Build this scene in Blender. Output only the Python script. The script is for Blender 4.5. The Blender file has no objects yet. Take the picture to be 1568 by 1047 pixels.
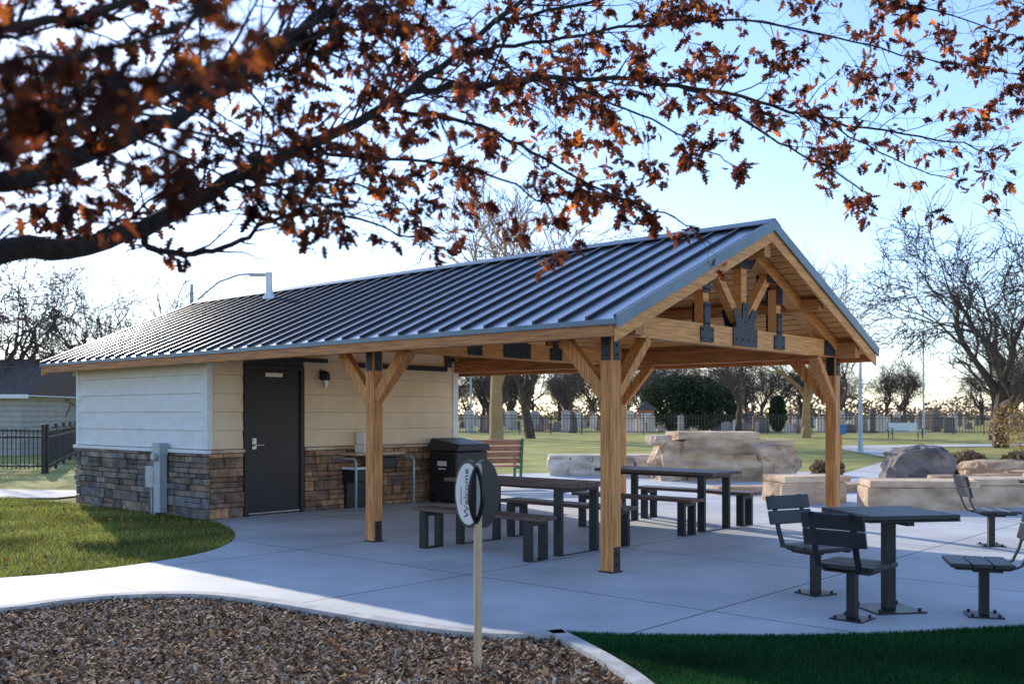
import bpy, bmesh, math, random
import numpy as np
from mathutils import Vector, Matrix, noise, geometry
random.seed(7); np.random.seed(7)
rad=math.radians
scene=bpy.context.scene
COL=scene.collection

# ------------------------------------------------------------------ helpers
def link(o,parent=None):
    COL.objects.link(o)
    if parent: o.parent=parent
    return o
def empty(name,mat=None):
    e=bpy.data.objects.new(name,None); e.empty_display_size=.2
    if mat is not None: e.matrix_world=mat
    return link(e)
class MB:
    def __init__(s): s.v=[];s.f=[];s.c=[]
    def add(s,vs,fs,col=None):
        n=len(s.v); s.v+= [tuple(p) for p in vs]; s.f+=[tuple(i+n for i in f) for f in fs]
        s.c+=[col or (1,1,1)]*len(vs)
    def box(s,lo,hi,col=None,M=None):
        x0,y0,z0=lo;x1,y1,z1=hi
        vs=[Vector(p) for p in [(x0,y0,z0),(x1,y0,z0),(x1,y1,z0),(x0,y1,z0),(x0,y0,z1),(x1,y0,z1),(x1,y1,z1),(x0,y1,z1)]]
        if M is not None: vs=[M@p for p in vs]
        s.add(vs,[(0,3,2,1),(4,5,6,7),(0,1,5,4),(1,2,6,5),(2,3,7,6),(3,0,4,7)],col)
    def beam(s,p0,p1,w,h,up=(0,0,1),col=None):
        p0=Vector(p0);p1=Vector(p1);d=(p1-p0);L=d.length;d.normalize()
        up=Vector(up)
        if abs(d.dot(up))>.99: up=Vector((1,0,0))
        sd=d.cross(up).normalized();u=sd.cross(d)
        vs=[]
        for t in (p0,p1):
            for a,b in ((-1,-1),(1,-1),(1,1),(-1,1)):
                vs.append(t+sd*a*w/2+u*b*h/2)
        s.add(vs,[(3,2,1,0),(4,5,6,7),(0,1,5,4),(1,2,6,5),(2,3,7,6),(3,0,4,7)],col)
    def prism(s,prof,a0,a1,col=None):
        n=len(prof)
        vs=[(a0,b,z) for b,z in prof]+[(a1,b,z) for b,z in prof]
        fs=[tuple(range(n))[::-1],tuple(range(n,2*n))]+[(i,(i+1)%n,n+(i+1)%n,n+i) for i in range(n)]
        s.add(vs,fs,col)
    def tube(s,pts,rr,k=6,col=None,cap=True):
        pts=[Vector(p) for p in pts];n=len(pts);vs=[];fs=[]
        ref=Vector((.3,.2,1)).normalized()
        for i,p in enumerate(pts):
            d=(pts[min(i+1,n-1)]-pts[max(i-1,0)])
            if d.length<1e-9:d=Vector((0,0,1))
            d.normalize()
            r=ref if abs(d.dot(ref))<.95 else Vector((1,0,0))
            a=d.cross(r).normalized();b=d.cross(a)
            R=rr[i] if hasattr(rr,'__len__') else rr
            for j in range(k):
                t=2*math.pi*j/k
                vs.append(p+a*math.cos(t)*R+b*math.sin(t)*R)
        for i in range(n-1):
            for j in range(k):
                fs.append((i*k+j,i*k+(j+1)%k,(i+1)*k+(j+1)%k,(i+1)*k+j))
        if cap:
            fs.append(tuple(range(k))[::-1]);fs.append(tuple(range((n-1)*k,n*k)))
        s.add(vs,fs,col)
    def obj(s,name,mat,parent=None,bevel=0,smooth=False,M=None):
        me=bpy.data.meshes.new(name)
        me.from_pydata(s.v,[],s.f);me.update()
        at=me.color_attributes.new('Col','FLOAT_COLOR','POINT')
        arr=np.ones((len(s.v),4),dtype=np.float32)
        if s.v: arr[:,:3]=np.array(s.c,dtype=np.float32)
        at.data.foreach_set('color',arr.ravel())
        me.materials.append(mat)
        if smooth: me.polygons.foreach_set('use_smooth',[True]*len(me.polygons))
        o=bpy.data.objects.new(name,me)
        if M is not None:o.matrix_world=M
        link(o,parent)
        if bevel:
            m=o.modifiers.new('bev','BEVEL');m.width=bevel;m.segments=2;m.limit_method='ANGLE'
        return o
def fast_mesh(name,V,F,C,mat,parent=None):
    me=bpy.data.meshes.new(name);n=len(V);m,k=F.shape
    me.vertices.add(n);me.vertices.foreach_set('co',V.astype(np.float32).ravel())
    me.loops.add(m*k);me.loops.foreach_set('vertex_index',F.astype(np.int32).ravel())
    me.polygons.add(m);me.polygons.foreach_set('loop_start',(np.arange(m)*k).astype(np.int32))
    me.polygons.foreach_set('loop_total',np.full(m,k,dtype=np.int32))
    me.update(calc_edges=True)
    at=me.color_attributes.new('Col','FLOAT_COLOR','POINT')
    arr=np.ones((n,4),dtype=np.float32);arr[:,:3]=C
    at.data.foreach_set('color',arr.ravel())
    me.materials.append(mat)
    o=bpy.data.objects.new(name,me);return link(o,parent)

def mat(name,c1,c2=None,scale=5,rough=.7,bump=0,bscale=None,metal=0,stretch=(1,1,1),attr=False,spec=.5,detail=3,transl=0,ramp=(.35,.65),plain=False):
    m=bpy.data.materials.new(name);m.use_nodes=True;nt=m.node_tree;N=nt.nodes;L=nt.links
    b=N['Principled BSDF'];out=N['Material Output']
    b.inputs['Roughness'].default_value=rough;b.inputs['Metallic'].default_value=metal
    b.inputs['Specular IOR Level'].default_value=spec
    c2=c2 or tuple(x*.8 for x in c1)
    if plain:
        a=N.new('ShaderNodeAttribute');a.attribute_name='Col';col=a.outputs[0]
    else:
        tc=N.new('ShaderNodeTexCoord');mp=N.new('ShaderNodeMapping');L.new(tc.outputs['Object'],mp.inputs[0])
        mp.inputs['Scale'].default_value=stretch
        no=N.new('ShaderNodeTexNoise');no.inputs['Scale'].default_value=scale;no.inputs['Detail'].default_value=detail
        L.new(mp.outputs[0],no.inputs['Vector'])
        rp=N.new('ShaderNodeValToRGB');L.new(no.outputs[0],rp.inputs[0])
        rp.color_ramp.elements[0].position=ramp[0];rp.color_ramp.elements[1].position=ramp[1]
        rp.color_ramp.elements[0].color=(*c2,1);rp.color_ramp.elements[1].color=(*c1,1)
        col=rp.outputs[0]
        if attr:
            a=N.new('ShaderNodeAttribute');a.attribute_name='Col'
            mx=N.new('ShaderNodeMix');mx.data_type='RGBA';mx.blend_type='MULTIPLY';mx.inputs[0].default_value=1
            L.new(col,mx.inputs[6]);L.new(a.outputs[0],mx.inputs[7]);col=mx.outputs[2]
    L.new(col,b.inputs['Base Color'])
    if bump:
        n2=N.new('ShaderNodeTexNoise');n2.inputs['Scale'].default_value=bscale or scale*4;n2.inputs['Detail'].default_value=4
        L.new(mp.outputs[0],n2.inputs['Vector'])
        bp=N.new('ShaderNodeBump');bp.inputs['Strength'].default_value=bump;bp.inputs['Distance'].default_value=.02
        L.new(n2.outputs[0],bp.inputs['Height']);L.new(bp.outputs[0],b.inputs['Normal'])
    if transl:
        tr=N.new('ShaderNodeBsdfTranslucent');L.new(col,tr.inputs[0])
        ms=N.new('ShaderNodeMixShader');ms.inputs[0].default_value=transl
        L.new(b.outputs[0],ms.inputs[1]);L.new(tr.outputs[0],ms.inputs[2]);L.new(ms.outputs[0],out.inputs[0])
    return m

# materials
M_woodz=mat('timber_post',(.76,.33,.095),(.40,.145,.037),7,.6,.3,30,stretch=(7,7,.45),detail=5)
M_wooda=mat('timber_beam',(.62,.26,.08),(.36,.135,.04),7,.6,.2,30,stretch=(.45,7,7),detail=5)
M_woodb=mat('timber_truss',(.84,.38,.115),(.54,.22,.06),7,.6,.2,30,stretch=(7,.45,7),detail=5)
M_deck=mat('pine_decking',(.88,.46,.15),(.68,.32,.095),3,.6,.1,20,stretch=(.6,7,7))
M_metal=mat('standing_seam_metal',(.44,.46,.48),(.36,.38,.40),1.3,.30,0,metal=.75)
M_seam=mat('shaded_seam_metal',(.030,.032,.038),(.024,.026,.03),1.3,.4,0,metal=.3)  # same roof metal, rib shade put into the near-black colour
M_trim=mat('metal_trim',(.16,.21,.26),(.13,.18,.22),3,.42,metal=.4)
M_steel=mat('black_steel',(.018,.020,.024),(.012,.013,.016),8,.42,metal=.2)
M_plate=mat('truss_plate',(.026,.034,.045),(.018,.023,.032),8,.5,metal=.2)
M_siding=mat('fiber_cement_siding',(.84,.84,.81),(.77,.77,.74),3,.75,.08,60,stretch=(1,1,3))
M_cream=mat('cream_siding',(.90,.70,.47),(.83,.63,.41),3,.75,.08,60)
M_stone=mat('ledge_stone',(1.35,1.27,1.2),(.65,.62,.60),9,.85,.8,25,attr=True,detail=5)
M_mortar=mat('mortar',(.12,.10,.09),(.07,.06,.05),12,.95,.3)
M_door=mat('door_paint',(.022,.016,.016),(.018,.012,.012),3,.45)
M_galv=mat('galvanised_box',(.40,.46,.50),(.33,.39,.43),6,.45,metal=.2)
M_stainless=mat('stainless_steel',(.6,.6,.6),(.5,.5,.5),5,.25,metal=.9)
M_white=mat('white_paint',(.82,.82,.80),(.74,.74,.72),4,.6)
M_plank=mat('recycled_plank',(.14,.07,.05),(.08,.042,.032),5,.5,.15,40,stretch=(1,6,6))
M_bin=mat('bin_plastic',(.02,.021,.023),(.014,.015,.016),5,.5)
M_redplank=mat('redwood_plank',(.46,.20,.12),(.34,.14,.08),5,.6)
M_green=mat('green_metal',(.03,.22,.09),(.02,.16,.06),5,.5)
M_tan=mat('tan_post',(.60,.45,.29),(.48,.36,.22),8,.6,stretch=(4,4,.5))
M_lime=mat('limestone',(.80,.62,.44),(.42,.29,.19),1.9,.9,1,7,stretch=(1,1,2.2),attr=True,detail=8)
M_grey=mat('granite_boulder',(.30,.25,.22),(.13,.11,.10),1.6,.9,.8,7,stretch=(1,1,2),attr=True,detail=7)
M_bark=mat('oak_bark',(.040,.030,.026),(.016,.012,.011),20,.9,.9,40)
M_bark2=mat('grey_bark',(.11,.08,.065),(.065,.046,.038),3,.95)
M_bark3=mat('golden_twigs',(.50,.32,.15),(.32,.19,.09),.5,.95)
M_leaf=mat('oak_leaf',(1,1,1),None,25,.7,transl=.6,plain=True,spec=.15)
M_litter=mat('dry_leaf',(1,1,1),None,25,.9,transl=.2,plain=True,spec=.05)
M_ever=mat('evergreen_leaf',(1,1,1),None,3,.8,transl=.15,plain=True,spec=.2)
M_grave=mat('headstone_stone',(.56,.50,.44),(.38,.34,.30),.5,.8,attr=True)
M_fence=mat('iron_fence_paint',(.015,.015,.017),None,5,.5)
M_roofsh=mat('asphalt_shingle',(.14,.105,.09),(.09,.065,.055),8,.9,.2)
M_mulch=mat('wood_mulch',(.17,.095,.055),(.06,.033,.02),14,.95,1,60,spec=.1)
M_chip=mat('mulch_chip',(1,1,1),None,30,.85,plain=True,spec=.3)
M_grassb=mat('grass_blade',(1,1,1),None,2,.7,transl=.45,plain=True,spec=.2)
M_soil=mat('lawn_under',(.12,.115,.03),(.07,.065,.02),3,.95,.8,50,spec=.1)
M_turfm=mat('turf_under',(.012,.048,.014),(.008,.030,.009),8,.9,.5,80,spec=.1)
M_path=mat('path_concrete',(.62,.58,.52),(.52,.48,.44),2,.85,.15,60)
M_kerb=mat('kerb_concrete',(.58,.56,.52),(.38,.37,.35),5,.85,.4,50)
M_field=mat('field_grass',(.50,.44,.15),(.27,.26,.08),.5,.95,.6,7,detail=6,spec=.05)
M_siding2=mat('tan_house_siding',(.46,.42,.38),(.40,.36,.32),3,.8)
TH=math.atan2(-.666,.746)
def concrete():
    m=mat('plaza_concrete',(.69,.685,.66),(.57,.567,.545),1.3,.72,.12,90,detail=7,ramp=(.3,.7))
    nt=m.node_tree;N=nt.nodes;L=nt.links;b=N['Principled BSDF']
    tc=N.new('ShaderNodeTexCoord');mp=N.new('ShaderNodeMapping');mp.vector_type='TEXTURE'
    mp.inputs['Location'].default_value=(.924,9.33,0);mp.inputs['Rotation'].default_value=(0,0,TH)
    L.new(tc.outputs['Object'],mp.inputs[0]);sp=N.new('ShaderNodeSeparateXYZ');L.new(mp.outputs[0],sp.inputs[0])
    prev=None
    for ax,(off,per) in enumerate(((.9,2.55),(1.02,2.445))):
        a=N.new('ShaderNodeMath');a.operation='ADD';a.inputs[1].default_value=off+per*20;L.new(sp.outputs[ax],a.inputs[0])
        w=N.new('ShaderNodeMath');w.operation='MODULO';w.inputs[1].default_value=per;L.new(a.outputs[0],w.inputs[0])
        c=N.new('ShaderNodeMath');c.operation='LESS_THAN';c.inputs[1].default_value=.018;L.new(w.outputs[0],c.inputs[0])
        if prev:
            mx=N.new('ShaderNodeMath');mx.operation='MAXIMUM';L.new(prev,mx.inputs[0]);L.new(c.outputs[0],mx.inputs[1]);prev=mx.outputs[0]
        else: prev=c.outputs[0]
    src=b.inputs['Base Color'].links[0].from_socket
    mix=N.new('ShaderNodeMix');mix.data_type='RGBA';L.new(prev,mix.inputs[0]);L.new(src,mix.inputs[6]);mix.inputs[7].default_value=(.10,.10,.10,1)
    n3=N.new('ShaderNodeTexNoise');n3.inputs['Scale'].default_value=.6;n3.inputs['Detail'].default_value=5;L.new(tc.outputs['Object'],n3.inputs['Vector'])
    r3=N.new('ShaderNodeValToRGB');r3.color_ramp.elements[0].position=.3;r3.color_ramp.elements[0].color=(.72,.72,.72,1);r3.color_ramp.elements[1].position=.6;L.new(n3.outputs[0],r3.inputs[0])
    m2=N.new('ShaderNodeMix');m2.data_type='RGBA';m2.blend_type='MULTIPLY';m2.inputs[0].default_value=1;L.new(mix.outputs[2],m2.inputs[6]);L.new(r3.outputs[0],m2.inputs[7])
    L.new(m2.outputs[2],b.inputs['Base Color'])
    return m
M_conc=concrete()

# ------------------------------------------------------------------ ground
def poly(name,pts,z,mat_,thick=0):
    vs=[(x,y,z) for x,y in pts];tri=geometry.tessellate_polygon([[Vector(v) for v in vs]])
    mb=MB();fs=[]
    for t in tri:
        a,b,c=[Vector(vs[i]) for i in t]
        fs.append(tuple(t) if (b-a).cross(c-a).z>0 else tuple(t)[::-1])
    mb.add(vs,fs)
    if thick:
        n=len(vs);mb.add(vs+[(x,y,z-thick) for x,y in pts],[(i,(i+1)%n,n+(i+1)%n,n+i) for i in range(n)])
    return mb.obj(name,mat_)
def smooth_line(pts,it=2):
    for _ in range(it):
        q=[pts[0]]
        for i in range(len(pts)-1):
            a,b=pts[i],pts[i+1]
            q+= [tuple(a[k]*.75+b[k]*.25 for k in range(len(a))),tuple(a[k]*.25+b[k]*.75 for k in range(len(a)))]
        q.append(pts[-1]);pts=q
    return pts
poly('ground',[(-900,-40),(900,-40),(900,1500),(-900,1500)],-.05,M_field)
front=smooth_line([(-14,4.6),(-9,5.8),(-5.5,6.95),(-3.906,7.593),(-3.59,8.0),(-3.156,8.235),(-2.63,8.27),(-2.239,8.145),(-1.586,7.70),(-.967,7.226),(-.285,6.79),(.159,6.75),(.339,6.79)])
turf_edge=smooth_line([(.339,6.79),(.948,6.687),(2.264,6.687),(3.6,7.0),(6,7.5),(10,8.4)])
north=smooth_line([(-14,6.4),(-9,7.5),(-6,8.45),(-4.61,8.96),(-3.93,9.45),(-3.31,10.42),(-3.2,11.37),(-3.45,12.5),(-3.9,13.5),(-4.3,14.1)])
plaza=front+turf_edge[1:]+[(22,11),(22,24),(12,25.5),(5,25.8),(0,25),(-1.6,22),(-1.2,17.7),(-4.2,14.2)]+north[::-1][1:]
poly('plaza_pavement',plaza,0,M_conc,.08)
kerb2=smooth_line([(.339,6.79),(.487,6.4),(.647,5.94),(.774,5.46),(.82,5.0),(.80,4.2),(.7,3.0),(.6,0)])
mulch=[(-14,-5)]+front+kerb2[1:]+[(.6,-5)]
poly('mulch_bed',mulch,-.034,M_mulch)
turf=turf_edge+[(10,-5),(.6,-5)]+kerb2[::-1][:-1]
poly('artificial_turf',turf,-.012,M_turfm)
lawn=north[::-1]+[(-30,5),(-30,18.2),(-9,17.9),(-7.2,16.6)]
poly('lawn',lawn,-.03,M_soil)
poly('side_path',[(-30,18.0),(-8.2,17.9),(-7.6,19.6),(-12,20.2),(-30,20.4)],-.02,M_path)
poly('far_path',[(8.0,24.5),(11.0,24.5),(15.5,32),(17,45),(60,62),(60,65),(15,48),(13.0,34)],-.02,M_path)
def kerb(name,line,w,zt,side=1):
    mb=MB();vs=[];n=len(line)
    for i,p in enumerate(line):
        a=Vector(line[max(i-1,0)]);b=Vector(line[min(i+1,n-1)]);d=(b-a).normalized();nn=Vector((d.y,-d.x))*side
        q=Vector(p)+nn*w
        vs+=[(p[0],p[1],-.1),(p[0],p[1],zt),(q.x,q.y,zt),(q.x,q.y,-.1)]
    fs=[]
    for i in range(n-1):
        for j in range(3):
            fs.append((i*4+j,i*4+j+1,(i+1)*4+j+1,(i+1)*4+j))
    mb.add(vs,fs);o=mb.obj(name,M_kerb);return o
kerb('kerb',front,.12,.012,1)
kerb('kerb',kerb2,.11,.012,1)

def inpoly(P,pts):
    x,y=P[:,0],P[:,1];c=np.zeros(len(P),bool);n=len(pts);j=n-1
    for i in range(n):
        xi,yi=pts[i];xj,yj=pts[j]
        if yi!=yj:
            c^=((yi>y)!=(yj>y))&(x<(xj-xi)*(y-yi)/(yj-yi)+xi)
        j=i
    return c
def scatter(pts,n,x0,x1,y0,y1,bias=1):
    P=np.stack([np.random.uniform(x0,x1,n),y0+(y1-y0)*np.random.rand(n)**bias],1)
    P=P[inpoly(P,pts)]
    return P[np.abs(P[:,0])<.56*P[:,1]+.6]
def chips(name,P,z,lmin,lmax,wr,cols,mat_,parent=None,tilt=.5,lift=.012):
    n=len(P);L=np.random.uniform(lmin,lmax,n)/2;W=L*np.random.uniform(*wr,n)
    th=np.random.rand(n)*2*np.pi;tl=np.random.normal(0,tilt,n);tr=np.random.normal(0,tilt,n)
    d=np.stack([np.cos(th)*np.cos(tl),np.sin(th)*np.cos(tl),np.sin(tl)],1)
    s=np.stack([-np.sin(th)*np.cos(tr),np.cos(th)*np.cos(tr),np.sin(tr)],1)
    c=np.concatenate([P,np.full((n,1),z)+np.random.rand(n,1)*lift+L[:,None]*np.abs(np.sin(tl))[:,None]*.8],1)
    V=np.stack([c-d*L[:,None]-s*W[:,None],c+d*L[:,None]*.9-s*W[:,None]*.8,c+d*L[:,None]+s*W[:,None],c-d*L[:,None]*.8+s*W[:,None]*.9],1).reshape(-1,3)
    F=np.arange(4*n).reshape(n,4)
    cc=np.array(cols)[np.random.randint(0,len(cols),n)]*np.random.uniform(.7,1.3,(n,1))
    return fast_mesh(name,V,F,np.repeat(cc,4,0),mat_,parent)
P=scatter(mulch,100000,-6,1,3.6,8.4)
chips('mulch_chips',P,-.034,.012,.052,(.2,.5),[(.38,.21,.11),(.22,.115,.06),(.47,.30,.17),(.11,.06,.033),(.60,.45,.31),(.15,.08,.045)],M_chip,tilt=.38,lift=.016)
P=scatter(mulch,260,-6,1,4,8.4)
chips('leaf_litter',P,-.02,.03,.07,(.5,.8),[(.45,.2,.07),(.28,.12,.05),(.42,.27,.14)],M_litter,tilt=.3)
P=scatter(lawn,1300,-9,-3,9,17)
chips('leaf_litter',P,.01,.02,.055,(.5,.8),[(.38,.2,.08),(.25,.11,.05),(.45,.3,.14)],M_litter,tilt=.4)
def blades(name,P,z,h0,h1,w,cols,lean=.35):
    n=len(P);h=np.random.uniform(h0,h1,n);th=np.random.rand(n)*2*np.pi
    a=np.random.rand(n)*2*np.pi;ln=np.random.rand(n)*lean
    b=np.concatenate([P,np.full((n,1),z)],1)
    s=np.stack([np.cos(th),np.sin(th),0*th],1)*w/2
    t=b+np.stack([np.cos(a)*ln*h,np.sin(a)*ln*h,h],1)
    V=np.stack([b-s,b+s,t],1).reshape(-1,3);F=np.arange(3*n).reshape(n,3)
    patch=np.array([noise.noise(Vector((p[0]*1.1,p[1]*1.1,0))) for p in P])
    cc=np.array(cols)[np.random.randint(0,len(cols),n)]*np.random.uniform(.7,1.3,(n,1))*(1+.8*patch[:,None])
    return fast_mesh(name,V,F,np.repeat(cc,3,0),M_grassb)
P=scatter(lawn,110000,-10,-3,8.4,18)
blades('lawn_grass',P,-.03,.03,.07,.010,[(.22,.28,.045),(.29,.32,.06),(.14,.18,.035),(.40,.34,.12)],.8)
P=scatter(turf,130000,.2,4.6,4,7.6)
blades('turf_grass',P,-.012,.018,.032,.006,[(.018,.09,.022),(.028,.13,.03),(.012,.06,.016)],.6)

# ------------------------------------------------------------------ building
MBD=Matrix.Translation((.924,9.33,0))@Matrix.Rotation(TH,4,'Z')
B=empty('park_pavilion',MBD)
SL=.4289
def rz(b): return 3.56-SL*abs(b-2.445)
A0,A1=-11.3,.40
RB=2.445;E0,E1=-.451,5.341
mb=MB()
mb.prism([(E0,rz(E0)),(RB,rz(RB)),(E1,rz(E1)),(E1,rz(E1)-.025),(RB,rz(RB)-.025),(E0,rz(E0)-.025)],A0,A1)
mb.obj('roof_panels',M_metal,B)
mb=MB()
na=37
for i in range(na+1):
    a=A1-.02-i*(A1-A0-.04)/na
    for e in (E0-.004,E1+.004):
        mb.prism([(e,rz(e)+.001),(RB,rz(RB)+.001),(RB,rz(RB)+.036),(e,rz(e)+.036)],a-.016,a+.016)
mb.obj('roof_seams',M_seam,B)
mb=MB();mb.prism([(RB-.14,rz(RB-.14)+.038),(RB,rz(RB)+.045),(RB+.14,rz(RB+.14)+.038),(RB+.14,rz(RB+.14)+.05),(RB,rz(RB)+.058),(RB-.14,rz(RB-.14)+.05)],A0-.02,A1+.03)
for a0,a1 in ((A1+.001,A1+.028),(A0-.028,A0-.001)):
    for e in (E0-.02,E1+.02):
        mb.prism([(e,rz(e)+.04),(RB,rz(RB)+.04),(RB,rz(RB)-.075),(e,rz(e)-.075)],a0,a1)
for e,s in ((E0,-1),(E1,1)):
    mb.box((A0,min(e+s*.006,e+s*.022),rz(e)-.05),(A1,max(e+s*.006,e+s*.022),rz(e)-.002))
mb.obj('roof_trim',M_trim,B)
mb=MB()
mb.prism([(E0+.01,rz(E0+.01)-.03),(RB,rz(RB)-.03),(E1-.01,rz(E1-.01)-.03),(E1-.01,rz(E1-.01)-.07),(RB,rz(RB)-.07),(E0+.01,rz(E0+.01)-.07)],A0+.01,A1-.01)
mb.obj('roof_decking',M_deck,B)
mb=MB()
for i in range(22):
    for sgn in (-1,1):
        b=RB+sgn*(.1+i*.127)
        mb.box((A0+.02,b-.004,rz(b)-.0735),(A1-.02,b+.004,rz(b)-.066))
mb.obj('decking_grooves',M_mortar,B)
mb=MB()
for e,s in ((E0,-1),(E1,1)):
    y0,y1=sorted((e+s*.004,e-s*.036))
    mb.box((A0+.02,y0,rz(e)-.155),(A1-.035,y1,rz(e)-.052))
mb.obj('eave_fascia',M_wooda,B,.004)
mb=MB()
for a0,a1 in ((A1-.03,A1-.002),(A0+.002,A0+.03)):
    for e in (E0-.005,E1+.005):
        mb.prism([(e,rz(e)-.077),(RB,rz(RB)-.077),(RB,rz(RB)-.20),(e,rz(e)-.20)],a0,a1)
mb.obj('barge_boards',M_woodb,B)
for i,(a,b) in enumerate(((0,0),(-3.39,0),(0,4.89),(-3.39,4.89))):
    mb=MB();mb.box((a-.07,b-.07,.012),(a+.07,b+.07,2.20));mb.obj('post_%d'%(i+1),M_woodz,B,.006)
    mb=MB();mb.box((a-.08,b-.08,0),(a+.08,b+.08,.012))
    mb.box((a+.0715,b-.045,.012),(a+.079,b+.045,.24));mb.box((a-.079,b-.045,.012),(a-.0715,b+.045,.24))
    for z in (.08,.17):mb.tube([(a+.079,b,z),(a+.092,b,z)],.016,8)
    mb.box((a-.05,b-.0795,1.98),(a+.05,b-.0715,2.30) )
    mb.box((a+.0715,b-.05,1.98),(a+.079,b+.05,2.22))
    for z in (2.03,2.12):
        mb.tube([(a,b-.0795,z),(a,b-.09,z)],.014,8);mb.tube([(a+.079,b,z),(a+.09,b,z)],.014,8)
    mb.obj('post_bracket_%d'%(i+1),M_steel if b>1 else M_plate,B)
mb=MB()
for b in (0,4.89): mb.box((-6.94,b-.068,2.202),(.33,b+.068,2.40))
mb.obj('eave_beams',M_wooda,B,.005)
mb=MB()
mb.box((-6.94,RB-.07,3.20),(.34,RB+.07,3.465))
for b in (1.05,3.84): mb.box((-6.94,b-.06,rz(b)-.24),(.32,b+.06,rz(b)-.10))
mb.obj('purlins',M_wooda,B,.005)
mb=MB()
for a in (0,-3.39):
    for b,s in ((0,1),(4.89,-1)):
        mb.beam((a,b+s*.06,1.66),(a,b+s*.56,2.21),.09,.13,(1,0,0))
    for b in (0,4.89):
        for s in (-1,1):
            if a==0 and s==1: continue
            mb.beam((a+s*.06,b,1.66),(a+s*.56,b,2.21),.13,.09,(0,1,0))
mb.obj('knee_braces',M_woodz,B,.005)
for k,a in enumerate((0,-3.39)):
    mb=MB();W=.13
    mb.box((a-.06,.07,2.215),(a+.06,4.82,2.43))
    for s in (-1,1):
        mb.beam((a,RB+s*2.42,rz(RB+s*2.42)-.165),(a,RB+s*.02,rz(RB)-.175),W,.17,(1,0,0))
        q=RB+s*.82
        mb.box((a-.055,q-.055,2.431),(a+.055,q+.055,rz(q)-.27))
        mb.beam((a,RB+s*.09,2.52),(a,RB+s*.62,3.08),.10,.10,(1,0,0))
    mb.box((a-.052,RB-.06,2.431),(a+.052,RB+.06,3.2))
    mb.obj('truss_%d'%(k+1),M_woodb,B,.004)
    mb=MB()
    for f in (1,-1):
        o=a+f*.068
        def pl(b0,z0,b1,z1):
            mb.box((min(o,o+f*.007),b0,z0),(max(o,o+f*.007),b1,z1))
            for bb in (b0+.035,b1-.035):
                for zz in (z0+.035,z1-.035):
                    mb.tube([(o+f*.007,bb,zz),(o+f*.017,bb,zz)],.011,6)
        def plp(pts):
            n=len(pts);x0,x1=o,o+f*.007
            mb.add([(x0,p[0],p[1]) for p in pts]+[(x1,p[0],p[1]) for p in pts],[tuple(range(n)),tuple(range(n,2*n))[::-1]]+[(i,(i+1)%n,n+(i+1)%n,n+i) for i in range(n)])
        for s in (-1,1):
            q=RB+s*.82
            pl(q-.13,2.235,q+.13,2.40);pl(q-.06,2.40,q+.06,2.66)
            pl(q-.065,2.76,q+.065,rz(q)-.12)
            bb=RB+s*2.2;pl(bb-.15,2.225,bb+.15,2.42)
            plp([(bb-.09,2.423),(bb+.09,2.423),(bb+.09,rz(bb+.09)-.13),(bb-.09,rz(bb-.09)-.13)])
            g=RB+s*.62;plp([(g-.10,3.0),(g+.10,3.0),(g+.10,rz(g+.10)-.12),(g-.10,rz(g-.10)-.12)])
        plp([(RB-.27,2.23),(RB+.27,2.23),(RB+.27,2.43),(RB+.2,2.44),(RB+.27,2.62),(RB+.17,2.66),(RB+.07,2.52),(RB+.06,2.72),(RB-.06,2.72),(RB-.07,2.52),(RB-.17,2.66),(RB-.27,2.62),(RB-.2,2.44),(RB-.27,2.43)])
        plp([(RB-.13,3.10),(RB+.13,3.10),(RB+.24,3.22),(RB,3.38),(RB-.24,3.22)])
        for b_,z_ in ((-.2,2.3),(-.07,2.3),(.07,2.3),(.2,2.3),(0,2.65),(0,2.5)):
            mb.tube([(o+f*.007,RB+b_,z_),(o+f*.017,RB+b_,z_)],.011,6)
    mb.obj('truss_plates_%d'%(k+1),M_plate,B)
FA,CA,D1=-10.9,-6.95,4.89
mb=MB()
def top(b):return rz(b)-.074
mb.prism([(.0,0),(D1,0),(D1,top(D1)),(RB,top(RB)),(0,top(0))],FA,CA)
mb.obj('wall_core',M_mortar,B)
mb=MB();z=.985
while z<2.33:
    z1=min(z+.262,2.40)
    xs=[FA];
    while xs[-1]<CA-.1: xs.append(min(xs[-1]+random.choice((1.5,2.1,2.6)),CA))
    for x0,x1 in zip(xs[:-1],xs[1:]):
        mb.add([(x0+.002,-.032,z),(x1-.002,-.032,z),(x1-.002,-.010,z1-.002),(x0+.002,-.010,z1-.002),(x0+.002,-.001,z),(x1-.002,-.001,z),(x1-.002,-.001,z1-.002),(x0+.002,-.001,z1-.002)],[(0,1,2,3),(4,7,6,5),(0,4,5,1),(3,2,6,7),(1,5,6,2),(0,3,7,4)])
    z+=.264
mb.obj('siding_front',M_siding,B)
mb=MB();z=.985
while z<3.3:
    z1=z+.262
    segs=[(.05,.55),(1.62,D1)] if z<2.1 else [(.05,D1)]
    for y0,y1 in segs:
        if z1>top(0):
            ins=(z1-top(0))/SL; y0=max(y0,ins);y1=min(y1,D1-ins)
        if y1>y0: mb.add([(CA+.030,y0,z),(CA+.030,y1,z),(CA+.012,y1,z1-.002),(CA+.012,y0,z1-.002),(CA+.001,y0,z),(CA+.001,y1,z),(CA+.001,y1,z1-.002),(CA+.001,y0,z1-.002)],[(0,1,2,3),(4,7,6,5),(0,4,5,1),(3,2,6,7),(1,5,6,2),(0,3,7,4)])
    z+=.264
mb.obj('siding_side',M_cream,B)
mb=MB()
mb.box((CA-.09,-.042,.985),(CA+.042,.05,2.40));mb.box((FA-.04,-.042,.985),(FA+.07,.0,2.40));mb.box((CA+.0,D1-.09,.985),(CA+.042,D1+.04,2.40))
mb.box((FA-.06,-.085,.925),(CA+.085,-.0,.975))
mb.obj('corner_trim',M_siding,B,.004)
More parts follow.
